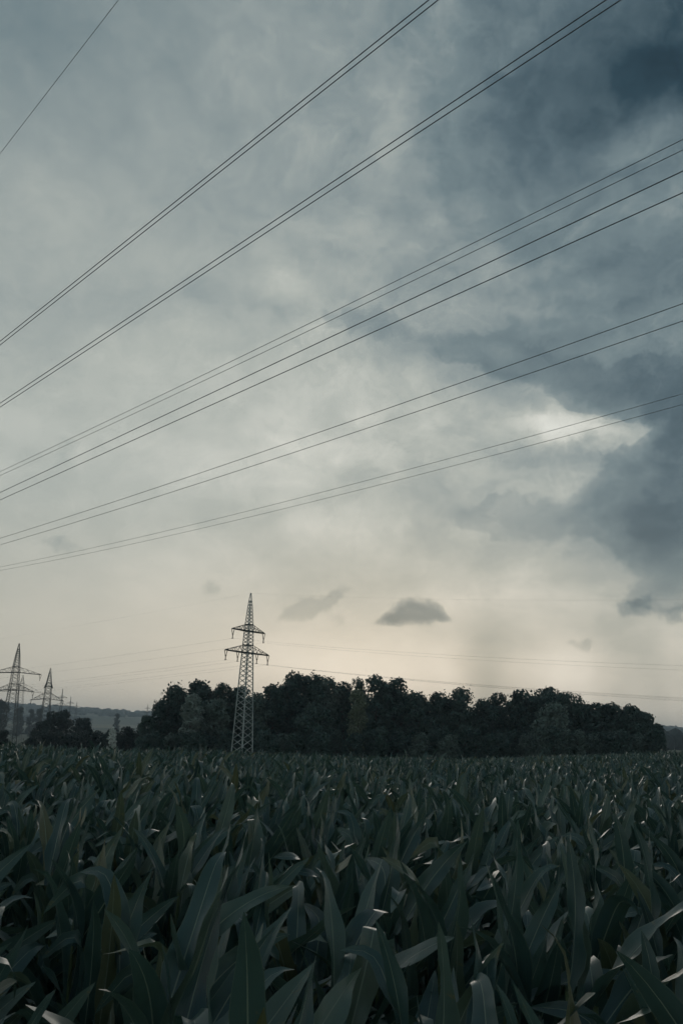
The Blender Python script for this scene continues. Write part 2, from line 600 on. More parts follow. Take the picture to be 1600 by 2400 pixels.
def stalk_geom(h, r0, r1, sides=6, rings=5):
    V, Fc, UV = [], [], []
    for k in range(rings + 1):
        f = k / rings
        rr = (r0 * (1 - f) + r1 * f) * (1.12 if k % 2 else 1.0)
        for i in range(sides):
            a = 2 * math.pi * i / sides
            V.append((rr * math.cos(a), rr * math.sin(a), -0.06 + f * (h + 0.06)))
            UV.append((i / sides, f))
    for k in range(rings):
        for i in range(sides):
            j = (i + 1) % sides
            Fc.append((k * sides + i, k * sides + j, (k + 1) * sides + j, (k + 1) * sides + i))
    return np.array(V), np.array(Fc), np.array(UV)


def leaf_params(r, level):
    """level 0 = lowest shown blade, 1 = whorl at the top"""
    top = max(0, level - 0.5) * 2
    L = r.uniform(0.66, 0.86) * (1 - 0.34 * top)
    W = r.uniform(0.092, 0.126) * (1 - 0.15 * top)
    ang0 = r.uniform(0.30, 0.60) * (1 - level) + r.uniform(0.08, 0.42) * level
    bend = r.uniform(0.4, 1.4) * (1 - level) + r.uniform(0.05, 1.2) * level
    kink = None
    if r.random() < 0.42:
        kink = (r.uniform(0.52, 0.88), r.uniform(0.6, 2.1))
    return L, W, ang0, bend, kink, r.uniform(-1.7, 1.7)


ORD = ['first', 'second', 'third', 'fourth', 'fifth', 'sixth', 'seventh', 'eighth', 'ninth', 'tenth', 'eleventh',
       'twelfth', 'thirteenth', 'fourteenth', 'fifteenth', 'sixteenth', 'seventeenth', 'eighteenth', 'nineteenth',
       'twentieth', 'twenty-first', 'twenty-second', 'twenty-third', 'twenty-fourth', 'twenty-fifth', 'twenty-sixth',
       'twenty-seventh', 'twenty-eighth', 'twenty-ninth', 'thirtieth', 'thirty-first', 'thirty-second', 'thirty-third']


NL = 9
LEVELS = [i / (NL - 1) for i in range(NL)]
leaf_meshes = {}
_r = random.Random(21)
for li, lev in enumerate(LEVELS):
    arr = []
    for q in range(8):
        L, W, a0, bd, kk, tw = leaf_params(_r, lev)
        v, f, uv = leaf_geom(_r, L, W, a0, bd, 13, 4, kk, tw)
        me = mesh_from('corn_leaf', v, f, True, uv)
        me.materials.append(M_LEAF)
        arr.append(me)
    leaf_meshes[li] = arr
stalk_meshes = []
for q in range(4):
    v, f, uv = stalk_geom(1.48 + 0.03 * q, 0.014, 0.007)
    me = mesh_from('corn_stalk', v, f, True, uv)
    me.materials.append(M_STALK)
    stalk_meshes.append(me)

LEAF_Z = [0.52 + 0.99 * (i / (NL - 1)) ** 0.95 for i in range(NL)]


def field_points():
    """row-planted maize with natural scatter"""
    pts = []
    ang = R(24)
    ca, sa = math.cos(ang), math.sin(ang)
    row, gap = 0.68, 0.155
    for i in range(-220, 221):
        jmax = int(180 / gap)
        j = np.arange(-jmax, jmax)
        a = i * row + rng.normal(0, 0.05, len(j))
        b = j * gap + rng.normal(0, 0.045, len(j))
        x = a * ca - b * sa
        y = a * sa + b * ca
        k = (y > 1.85) & (y < 118 + 2 * np.sin(x * 0.1)) & (np.abs(x) < 0.47 * y + 1.6)
        # far rows: only the canopy shows, thin them out
        keep = rng.random(len(j)) < np.clip(75.0 / np.maximum(y, 1), 0.6, 0.97)
        k &= keep
        pts.append(np.stack([x[k], y[k]], -1))
    return np.concatenate(pts)


PTS = field_points()
dist = np.hypot(PTS[:, 0], PTS[:, 1])
order = np.argsort(dist)
PTS = PTS[order]
inview = np.abs(PTS[:, 0]) < 0.415 * PTS[:, 1] + 0.35
near_idx = np.where(inview)[0][:300]
near_set = set(near_idx.tolist())


def corn_plant(x, y, r, label, hscale=None):
    hs = hscale or r.uniform(0.93, 1.08)
    rz = math.pi / 2 + r.gauss(0, 0.6)
    root = empty('corn_plant', (x, y, gz(x, y)), rz)
    root.scale = (hs, hs, hs)
    tag(root, label, 'corn plant', 'corn plants in the front rows')
    link('stalk', r.choice(stalk_meshes), root)
    for li in range(NL):
        o = link('leaf', r.choice(leaf_meshes[li]), root)
        a = (math.pi * (li % 2)) + r.gauss(0, 0.5)
        o.location = (0, 0, LEAF_Z[li] + r.uniform(-0.03, 0.03))
        # the wind leans the blades towards +X
        wl = r.gauss(0.32, 0.18)
        wind = Matrix.Rotation(wl, 4, Vector((math.sin(rz), math.cos(rz), 0)))
        o.rotation_euler = (wind @ Matrix.Rotation(a, 4, 'Z')).to_euler()
        s = r.uniform(0.9, 1.12)
        o.scale = (s, r.uniform(0.9, 1.1) * s, s)
    return root


def build_near_corn():
    yellow = M_LEAF.copy()
    yellow.name = 'yellowing_corn_leaf'
    for nd in yellow.node_tree.nodes:
        if nd.type == 'VALTORGB':
            for e in nd.color_ramp.elements:
                e.color = (0.20, 0.21, 0.075, 1)
    spot = at(725, 2180, 2.25)
    k_yellow = min(near_idx, key=lambda k: (PTS[k][0] - spot.x) ** 2 + (PTS[k][1] - spot.y) ** 2)
    bottom = sorted(near_idx[:26], key=lambda k: PTS[k][0] / PTS[k][1])
    r = random.Random(5)
    for k in near_idx:
        x, y = PTS[k]
        lab = 'dark green corn plant with long arching blades in the front rows'
        if k in bottom:
            lab = 'corn plant along the bottom edge of the picture, %s from the left' % ORD[bottom.index(k)]
        if k == k_yellow:
            lab = 'corn plant with one upright yellowish blade near the bottom edge'
        p = corn_plant(x, y, r, lab)
        if k == k_yellow:
            v, f, uv = leaf_geom(r, 0.62, 0.10, 0.12, 0.25, 13, 4, None, 0.2)
            me = mesh_from('corn_leaf', v, f, True, uv)
            me.materials.append(yellow)
            o = link('leaf', me, p)
            o['label'] = 'upright yellowish blade'
            o.location = (0, 0, 1.22)
            o.rotation_euler = (0, 0, -math.pi / 2 - p.rotation_euler.z)


def field_plant_mesh(r):
    Vs, Fs, Us, n = [], [], [], 0
    v, f, uv = stalk_geom(1.5, 0.013, 0.007, 4, 2)
    Vs.append(v); Fs.append(f); Us.append(uv); n += len(v)
    rz = math.pi / 2 + r.gauss(0, 0.5)
    for li in range(NL):
        L, W, a0, bd, kk, tw = leaf_params(r, LEVELS[li])
        v, f, uv = leaf_geom(r, L, W * 1.05, a0, bd, 8, 2, kk, tw)
        a = rz + math.pi * (li % 2) + r.gauss(0, 0.35)
        M3 = np.array((Matrix.Rotation(r.gauss(0.32, 0.18), 3, 'Y') @ Matrix.Rotation(a, 3, 'Z')))
        v = v @ M3.T + np.array([0, 0, LEAF_Z[li]])
        Vs.append(v); Fs.append(f + n); Us.append(uv); n += len(v)
    me = mesh_from('field_corn', np.concatenate(Vs), np.concatenate(Fs), True, np.concatenate(Us))
    me.materials.append(M_LEAF)
    return me


def build_field():
    r = random.Random(77)
    protos = [bpy.data.objects.new('field_corn', field_plant_mesh(r)) for _ in range(9)]
    keep = np.array([i for i in range(len(PTS)) if i not in near_set])
    P = PTS[keep]
    Z = g(P[:, 0], P[:, 1])
    n = len(P)
    me = bpy.data.meshes.new('corn_field')
    me.vertices.add(n)
    me.vertices.foreach_set('co', np.stack([P[:, 0], P[:, 1], Z], -1).astype(np.float32).ravel())
    at_r = me.attributes.new('turn', 'FLOAT_VECTOR', 'POINT')
    # mostly keep the wind's direction: plants turn within a wide fan
    rot = np.stack([rng.normal(0, 0.05, n), rng.normal(0.02, 0.05, n), rng.normal(0, 0.55, n)], -1)
    at_r.data.foreach_set('vector', rot.astype(np.float32).ravel())
    at_s = me.attributes.new('size', 'FLOAT', 'POINT')
    patch = 0.05 * np.sin(P[:, 0] * 0.35) * np.sin(P[:, 1] * 0.22 + 1)
    at_s.data.foreach_set('value', (rng.normal(1.0, 0.07, n) + patch).astype(np.float32))
    at_i = me.attributes.new('pick', 'INT', 'POINT')
    at_i.data.foreach_set('value', rng.integers(0, len(protos), n).astype(np.int32))
    o = link('corn_field', me)
    tag(o, 'dark green corn growing in dense rows across the wide field', 'corn', kind='stuff')
    ng = bpy.data.node_groups.new('scatter_corn', 'GeometryNodeTree')
    ng.interface.new_socket('Geometry', in_out='INPUT', socket_type='NodeSocketGeometry')
    ng.interface.new_socket('Geometry', in_out='OUTPUT', socket_type='NodeSocketGeometry')
    N, Lk = ng.nodes, ng.links
    gi, go = N.new('NodeGroupInput'), N.new('NodeGroupOutput')
    jn = N.new('GeometryNodeJoinGeometry')
    for p in protos:
        oi = N.new('GeometryNodeObjectInfo')
        oi.inputs['Object'].default_value = p
        oi.inputs['As Instance'].default_value = True
        Lk.new(oi.outputs['Geometry'], jn.inputs[0])
    iop = N.new('GeometryNodeInstanceOnPoints')
    Lk.new(gi.outputs[0], iop.inputs['Points'])
    Lk.new(jn.outputs[0], iop.inputs['Instance'])
    iop.inputs['Pick Instance'].default_value = True

    def named(nm, ty):
        a = N.new('GeometryNodeInputNamedAttribute')
        a.data_type = ty
        a.inputs['Name'].default_value = nm
        return a.outputs['Attribute']
    Lk.new(named('pick', 'INT'), iop.inputs['Instance Index'])
    e2r = N.new('FunctionNodeEulerToRotation')
    Lk.new(named('turn', 'FLOAT_VECTOR'), e2r.inputs[0])
    Lk.new(e2r.outputs[0], iop.inputs['Rotation'])
    Lk.new(named('size', 'FLOAT'), iop.inputs['Scale'])
    Lk.new(iop.outputs[0], go.inputs[0])
    md = o.modifiers.new('scatter', 'NODES')
    md.node_group = ng
    print('corn instances', n)


build_field()
build_near_corn()


# ------------------------------------------------------------------ trees
def crown_mesh(name, r, W, H, nq, leaf, col=False):
    """leafy crown of half width W and height H: leaf-sized quads on many uneven lumps"""
    rg = np.random.default_rng(r.randrange(10 ** 6))
    nl = int(14 + 7 * H / W)
    cs = []
    for i in range(nl):
        z = 0.03 + 0.90 * ((i + r.random()) / nl)
        if col:
            prof = 0.85 * math.sin(math.pi * min(1, 0.25 + 0.72 * z)) ** 0.5
        else:
            prof = (0.86 + 0.14 * math.sin(3 * z)) * max(0.0, 1 - max(0.0, (z - 0.42) / 0.60) ** 3.0) ** 0.6
        a = r.uniform(0, 2 * math.pi)
        rad = W * r.uniform(0.24, 0.46)
        d = max(0.0, W * prof * math.sqrt(r.uniform(0.15, 1)) - rad * 0.55)
        cs.append((d * math.cos(a), d * math.sin(a), z * H, rad))
    cs.append((r.uniform(-.12, .12) * W, r.uniform(-.12, .12) * W, H - W * 0.52, W * 0.60))
    cs.append((r.uniform(-.1, .1) * W, r.uniform(-.1, .1) * W, H * 0.6, W * 0.7))
    cs.append((0, 0, H * 0.3, W * 0.75))
    cs = np.array(cs)
    pw = cs[:, 3] ** 2
    which = rg.choice(len(cs), nq, p=pw / pw.sum())
    D = rg.normal(size=(nq, 3))
    D /= np.linalg.norm(D, axis=1)[:, None]
    clump = 0.5 + 0.5 * np.sin(D[:, 0] * 6 + which) * np.sin(D[:, 1] * 7 + which * 2.1) * np.sin(D[:, 2] * 6 + which * .7)
    rr = cs[which, 3] * (0.68 + 0.30 * clump + rg.exponential(r.uniform(0.04, 0.12), nq) + rg.uniform(-.22, .03, nq))
    P = cs[which, :3] + D * rr[:, None] * np.array([1, 1, 0.85])
    P[:, 2] = np.clip(P[:, 2], 0.0, None) * (H / np.percentile(P[:, 2], 99.7))
    nrm = D + rg.normal(0, 0.55, D.shape)
    nrm /= np.linalg.norm(nrm, axis=1)[:, None]
    t1 = np.cross(nrm, rg.normal(size=D.shape))
    t1 /= np.linalg.norm(t1, axis=1)[:, None]
    t2 = np.cross(nrm, t1)
    s = leaf * rg.uniform(0.6, 1.35, nq)[:, None]
    V = np.stack([P - t1 * s, P + t2 * s * 0.62, P + t1 * s, P - t2 * s * 0.62], 1).reshape(-1, 3)
    return mesh_from(name, V, np.arange(len(V)).reshape(-1, 4), False)


def limb_mesh(r, H, rad, nb=7, top=0.72):
    """tapered trunk with forking limbs"""
    V, Fc = [], []

    def tube(p, q, r0, r1, n=6, seg=4, wob=0.03):
        p, q = Vector(p), Vector(q)
        ax = (q - p).normalized()
        u = ax.orthogonal().normalized()
        w = ax.cross(u)
        st = len(V)
        for k in range(seg + 1):
            f = k / seg
            c = p.lerp(q, f) + (u * r.uniform(-1, 1) + w * r.uniform(-1, 1)) * wob * (q - p).length * (0 if k in (0,) else 1)
            rr = r0 * (1 - f) + r1 * f
            for i in range(n):
                a = 2 * math.pi * i / n
                V.append(tuple(c + (u * math.cos(a) + w * math.sin(a)) * rr))
        for k in range(seg):
            for i in range(n):
                j = (i + 1) % n
                Fc.append((st + k * n + i, st + k * n + j, st + (k + 1) * n + j, st + (k + 1) * n + i))
    tube((0, 0, -0.3), (0, 0, H * top), rad, rad * 0.35, 7, 6, 0.012)
    for i in range(nb):
        z = H * (0.22 + 0.48 * i / nb)
        a = i * 2.4 + r.uniform(-.4, .4)
        ln = H * r.uniform(0.16, 0.26)
        tube((0, 0, z), (math.cos(a) * ln * .8, math.sin(a) * ln * .8, z + ln * 0.75), rad * 0.42, rad * 0.1, 5, 3)
    return mesh_from('trunk', V, Fc, True)


_tr = random.Random(3)
CROWNS, COLUMN, SHRUBS = 6000, -4500, 2600      # leaves in a crown; negative: a slim column
_trunks = [limb_mesh(_tr, 1.0, 0.022) for _ in range(4)]
for _m in _trunks:
    _m.materials.append(M_BARK)


def tree(name, px, py, hw, dist_, label, group, mat=None, meshes=None, low=0.06, cat='tree', deep=1.0):
    """a tree whose top is seen at the given photograph pixel, hw = half width there, dist_ metres away"""
    mat = mat or M_TREE
    meshes = meshes or CROWNS
    top = at(px, py, dist_)
    # foot: below the top, on the ground
    x, y = top.x, top.y
    z0 = gz(x, y)
    H = top.z - z0
    W = hw / F * dist_
    root = empty(name, (x, y, z0), _tr.uniform(0, 6.28))
    tag(root, label, cat, group)
    c = link('crown', crown_mesh('crown', _tr, W, H * (1 - low), abs(meshes), 0.055 * W + 0.10, meshes < 0), root, mat)
    c.location = (0, 0, H * low)
    t_ = link('trunk', _tr.choice(_trunks), root)
    t_.scale = (H, H, H)
    return root


FRONT = [  # pixel x, pixel y of the top, half width, metres away, look
    (350, 1678, 27, 219, 'd'), (384, 1642, 31, 220, 'd'), (416, 1607, 36, 224, 'd'), (470, 1598, 44, 226, 'd'),
    (453, 1629, 25, 212, 'p'), (521, 1602, 26, 224, 'd'), (506, 1640, 34, 215, 'g'), (562, 1612, 32, 226, 'd'),
    (606, 1627, 33, 218, 'g'), (643, 1606, 32, 222, 'd'), (689, 1578, 34, 226, 'd'), (736, 1583, 37, 228, 'd'),
    (770, 1589, 33, 227, 'g'), (740, 1650, 40, 213, 'd'), (806, 1600, 28, 228, 'd'), (842, 1592, 20, 230, 'd'),
    (838, 1617, 27, 212, 'y'), (884, 1585, 34, 224, 'd'), (925, 1592, 36, 226, 'd'), (982, 1626, 36, 224, 'd'),
    (1034, 1625, 30, 225, 'd'), (1076, 1615, 34, 224, 'd'), (1136, 1641, 34, 225, 'd'), (1166, 1626, 24, 227, 'd'),
    (1228, 1620, 42, 225, 'd'), (1288, 1614, 42, 227, 'd'), (1334, 1625, 36, 226, 'd'), (1296, 1648, 40, 214, 'g'),
    (1388, 1650, 36, 223, 'd'), (1432, 1650, 36, 222, 'd'), (1474, 1655, 36, 221, 'd'), (1512, 1671, 33, 219, 'd'),
    (1537, 1697, 22, 217, 'd'),
]
SPECIAL = {
    453: 'pale silvery tree standing in front of the dark wood left of the near pylon',
    838: 'narrow yellowish tree in front of the dark wood, a slim column',
    350: 'low dark tree at the left end of the wood, beside the valley',
    1537: 'low rounded tree at the right end of the wood, beside the distant blue woods',
    689: 'tallest dark tree of the wood, with a ragged pointed top',
    562: 'dark tree directly behind the lattice legs of the near pylon',
    606: 'greyish tree just right of the near pylon at the wood edge',
    1296: 'greyish broad tree in front of the wood, towards its right end',
    884: 'big dark tree right of the slim yellowish tree, its top the second highest',
    1076: 'dark tree with ragged twin tops beside a narrow notch of sky',
}
def build_wood():
    srt = sorted(f[0] for f in FRONT)
    for (px, py, hw, d, k) in FRONT:
        lab = SPECIAL.get(px) or 'dark broadleaf tree, %s from the left end of the wood' % ORD[srt.index(px)]
        tree('broadleaf_tree', px, py, hw * (1.28 if 400 < px < 1500 else 1.0), d, lab, 'trees of the wood behind the corn',
             {'d': M_TREE, 'p': M_PALE, 'y': M_YELLOW, 'g': M_GREY}[k],
             COLUMN if k == 'y' else CROWNS, 0.02 if k != 'p' else 0.08)
    # shrubs closing the foot of the wood
    r = random.Random(9)
    x = 338
    while x < 1552:
        ed = min(1, (x - 320) / 60, (1575 - x) / 50)
        tree('edge_shrub', x, 1716 - r.uniform(-8, 14) * ed + 10 * (1 - ed), r.uniform(24, 34), r.uniform(206, 213),
             'dark shrub filling the foot of the wood just behind the corn', 'shrubs at the foot of the wood',
             r.choice([M_TREE, M_TREE, M_TREE, M_GREY]), SHRUBS, 0.0, 'shrub')
        x += r.uniform(24, 40)
    # trees deeper in the wood, filling the gaps between the front crowns
    x = 430
    while x < 1500:
        prof = np.interp(x, [430, 480, 560, 620, 690, 760, 860, 920, 1000, 1060, 1110, 1230, 1330, 1400, 1500],
                         [1632, 1616, 1632, 1642, 1600, 1602, 1634, 1608, 1642, 1636, 1664, 1634, 1638, 1664, 1684])
        tree('broadleaf_tree', x, float(prof) + r.uniform(0, 8), r.uniform(42, 52), r.uniform(238, 252),
             'dark tree deeper in the wood, mostly hidden behind the front trees', 'trees deeper in the wood', M_TREE)
        x += 52


build_wood()

# trees and bushes of the valley side
for (px, py, hw, d, lab) in [
    (143, 1666, 38, 300, 'large dark rounded bush tree left of the wood, highest of the clump behind the corn'),
    (198, 1684, 28, 296, 'dark lower tree at the right side of the clump left of the wood'),
    (108, 1690, 28, 294, 'dark low tree at the left side of the clump, in front of the small pylon'),
    (10, 1712, 20, 232, 'dark bush cut off by the left edge of the picture'),
]:
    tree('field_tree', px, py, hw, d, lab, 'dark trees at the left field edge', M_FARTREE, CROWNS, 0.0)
for (px, py, hw, d, lab) in [
    (266, 1708, 24, 228, 'dark rounded shrub in the low hedge, farthest from the wood'),
    (300, 1704, 26, 230, 'dark shrub in the middle of the low hedge left of the wood'),
    (331, 1701, 22, 226, 'dark shrub of the low hedge touching the wood'),
    (72, 1728, 26, 215, 'small dark shrub at the far left edge of the corn'),
]:
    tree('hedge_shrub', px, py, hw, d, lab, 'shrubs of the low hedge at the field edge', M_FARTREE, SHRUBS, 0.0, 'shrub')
tree('whitish_shrub', 265, 1705, 12, 207, 'small whitish shrub standing before the dark hedge at the field edge', None, M_WHITE, 1600, 0.0, 'shrub')
_hr = random.Random(31)
for _k, _x in enumerate(range(84, 345, 15)):
    tree('hedge_shrub', _x, 1713 + _hr.uniform(-5, 8), _hr.uniform(18, 25), _hr.uniform(240, 262),
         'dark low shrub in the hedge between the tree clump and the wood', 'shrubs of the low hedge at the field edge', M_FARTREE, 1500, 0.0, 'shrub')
for (px, py, hw, d, lab) in [
    (2, 1640, 26, 760, 'hazy blue tree mass at the left edge below the pylon arms'),
    (48, 1657, 15, 1000, 'hazy round tree on the far slope, nearest to the left pylon'),
    (75, 1662, 11, 1000, 'hazy small round tree, middle of three on the far slope'),
    (94, 1661, 11, 1010, 'hazy small round tree on the far slope, nearest the small pylon'),
    (276, 1672, 9, 1150, 'single hazy tree standing alone on the pale far slope'),
]:
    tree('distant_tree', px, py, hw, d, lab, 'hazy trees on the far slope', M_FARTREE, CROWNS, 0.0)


# distant woods: one mass each, nobody could count these trees
def lump_wood(name, label, pts, seed):
    rg = np.random.default_rng(seed)
    base_v, base_f = [], []
    import bmesh
    bm = bmesh.new()
    bmesh.ops.create_icosphere(bm, subdivisions=2, radius=1)
    bv = np.array([v.co[:] for v in bm.verts])
    bf = np.array([[v.index for v in f.verts] for f in bm.faces])
    bm.free()
    Vs, Fs, n = [], [], 0
    for (x, y, w, h) in pts:
        z0 = gz(x, y)
        jit = 1 + rg.normal(0, 0.13, (len(bv), 1))
        v = bv * jit * np.array([w, w, h * 0.62]) + np.array([x, y, z0 + h * 0.42])
        Vs.append(v); Fs.append(bf + n); n += len(bv)
    o = link(name, mesh_from(name, np.concatenate(Vs), np.concatenate(Fs), False), None, M_FARTREE)
    tag(o, label, 'wood', kind='stuff')


def build_far_woods():
    rg = np.random.default_rng(4)
    pts = []
    # crest wood
    while len(pts) < 1500:
        y = rg.uniform(3000, 3800)
        x = rg.uniform(-0.62 * y, 0.62 * y)
        pts.append((x, y, rg.uniform(9, 16), rg.uniform(12, 19)))
    lump_wood('distant_wood', 'hazy blue-grey wood along the crest of the far hills', pts, 1)
    pts = []
    while len(pts) < 520:
        y = rg.uniform(1500, 2700)
        x = rg.uniform(-0.62 * y, 0.62 * y)
        if math.sin(x * 0.006 + 1.0) + 0.9 * math.sin(y * 0.009 + x * 0.002) > 0.75:
            pts.append((x, y, rg.uniform(8, 14), rg.uniform(10, 16)))
    lump_wood('distant_wood', 'hazy patches of wood between pale fields on the far slope', pts, 2)
    pts = []
    for k in range(150):
        y = rg.uniform(760, 900)
        x = y * rg.uniform(0.33, 0.62)
        pts.append((x, y, rg.uniform(6, 9), rg.uniform(14, 17.5)))
    lump_wood('distant_wood', 'dark blue wood on the horizon right of the near wood', pts, 3)
    pts = []
    for k in range(90):
        f = rg.random()
        pts.append((-430 + 110 * f, 1000 + 130 * math.sin(f * 3) + rg.uniform(-6, 6), rg.uniform(4, 6), rg.uniform(3, 5)))
    lump_wood('distant_hedge', 'thin dark hedge line across the pale far field', pts, 5)


build_far_woods()


# ------------------------------------------------------------------ pylons
class Bars:
    def __init__(self):
        self.V, self.F = [], []

    def bar(self, p, q, w):
        p, q = Vector(p), Vector(q)
        ax = q - p
        if ax.length < 1e-6:
            return
        ax.normalize()
        u = ax.cross(Vector((0, 0, 1)))
        if u.length < 0.05:
            u = Vector((1, 0, 0))
        u.normalize()
        v = ax.cross(u)
        s = len(self.V)
        for c in (p, q):
            for (a, b) in ((-1, -1), (1, -1), (1, 1), (-1, 1)):
                self.V.append(tuple(c + (u * a + v * b) * w / 2))
        for i in range(4):
            j = (i + 1) % 4
            self.F.append((s + i, s + j, s + 4 + j, s + 4 + i))
        self.F.append((s, s + 3, s + 2, s + 1))
        self.F.append((s + 4, s + 5, s + 6, s + 7))

    def rings(self, p, q, r, n, sides=8):
        """string of insulator discs"""
        p, q = Vector(p), Vector(q)
        ax = (q - p).normalized()
        u = ax.orthogonal().normalized()
        v = ax.cross(u)
        st = len(self.V)
        m = n * 2 + 1
        for k in range(m):
            rr = r if k % 2 else r * 0.4
            c = p.lerp(q, k / (m - 1))
            for i in range(sides):
                a = 2 * math.pi * i / sides
                self.V.append(tuple(c + (u * math.cos(a) + v * math.sin(a)) * rr))
        for k in range(m - 1):
            for i in range(sides):
                j = (i + 1) % sides
                self.F.append((st + k * sides + i, st + k * sides + j, st + (k + 1) * sides + j, st + (k + 1) * sides + i))

    def build(self, name, mat, parent):
        return link(name, mesh_from(name, self.V, self.F), parent, mat)


def pylon(loc, rz, H, widths, arms, label, leg_w=0.24, br_w=0.11, ins=True, vlen=2.0, sag_tip=0.0, steel=None):
    """widths: [(z, half side)], arms: [(z of lower chord, z of upper chord joint, half length, [insulator offsets])]"""
    steel = steel or M_STEEL
    root = empty('electricity_pylon', loc, rz)
    tag(root, label, 'pylon', 'lattice pylons')
    zs = [w[0] for w in widths]
    hs = [w[1] for w in widths]

    def half(z):
        return float(np.interp(z, zs, hs))
    corners = [(1, 1), (1, -1), (-1, -1), (-1, 1)]
    for (a, b) in corners:
        m = Bars()
        for z0, z1 in zip(zs[:-1], zs[1:]):
            m.bar((a * half(z0), b * half(z0), z0), (a * half(z1), b * half(z1), z1), leg_w * (1 if z1 < 0.75 * H else 0.75))
        m.build('leg', steel, root)
    # crossed bracing, one part for each face
    lev = [0.0]
    while lev[-1] < H * 0.95:
        lev.append(lev[-1] + max(0.7, 1.0 * half(lev[-1])))
    lev[-1] = min(lev[-1], H)
    for k in range(4):
        c0, c1 = corners[k], corners[(k + 1) % 4]
        m = Bars()
        for z0, z1 in zip(lev[:-1], lev[1:]):
            h0, h1 = half(z0), half(z1)
            m.bar((c0[0] * h0, c0[1] * h0, z0), (c1[0] * h1, c1[1] * h1, z1), br_w)
            m.bar((c1[0] * h0, c1[1] * h0, z0), (c0[0] * h1, c0[1] * h1, z1), br_w)
        m.build('bracing', steel, root)
    tips = []
    for (z0, z1, L, offs) in arms:
        m = Bars()
        h0, h1 = half(z0), half(z1)
        for s in (-1, 1):
            tip = Vector((s * L, 0, z0 - sag_tip))
            for b in (-1, 1):
                m.bar((s * h0, b * h0, z0), tip + Vector((0, b * 0.12, 0)), leg_w * 1.15)
                m.bar((s * h1, b * h1, z1), tip + Vector((0, b * 0.08, 0.1)), br_w * 1.1)
                n = 4
                for i in range(n):
                    f = i / n
                    f2 = (i + 0.5) / n
                    lo = Vector((s * h0, b * h0, z0)).lerp(tip, f)
                    hi = Vector((s * h1, b * h1, z1)).lerp(tip, f2)
                    lo2 = Vector((s * h0, b * h0, z0)).lerp(tip, (i + 1) / n)
                    m.bar(lo, hi, br_w * 0.8)
                    m.bar(hi, lo2, br_w * 0.8)
            for i in range(1, 5):
                f = i / 5
                m.bar(Vector((s * h0, h0, z0)).lerp(tip, f), Vector((s * h0, -h0, z0)).lerp(tip, f), br_w)
        for b in (-1, 1):
            m.bar((-h0, b * h0, z0), (h0, b * h0, z0), leg_w * 1.15)
            m.bar((-h1, b * h1, z1), (h1, b * h1, z1), leg_w)
            m.bar((b * h1, -h1, z1), (b * h1, h1, z1), leg_w)
            m.bar((b * h0, -h0, z0), (b * h0, h0, z0), leg_w)
        arm = m.build('crossarm', M_DARKSTEEL, root)
        if ins:
            for x in offs:
                m = Bars()
                zt = z0 - sag_tip * abs(x) / L
                bot = Vector((x, 0, zt - vlen))
                mid = Vector((x, 0, zt - vlen * 0.58))
                m.rings((x - 0.42, 0, zt), mid + Vector((-0.08, 0, 0)), 0.10, 6)
                m.rings((x + 0.42, 0, zt), mid + Vector((0.08, 0, 0)), 0.10, 6)
                m.bar(mid + Vector((-0.2, 0, 0)), mid + Vector((0.2, 0, 0)), 0.12)
                m.rings(mid, bot, 0.13, 5)
                m.bar(bot + Vector((0, -0.25, 0)), bot + Vector((0, 0.25, 0)), 0.12)
                m.build('insulator', M_GLASS, arm)
                tips.append((x, zt - vlen))
    return root, tips


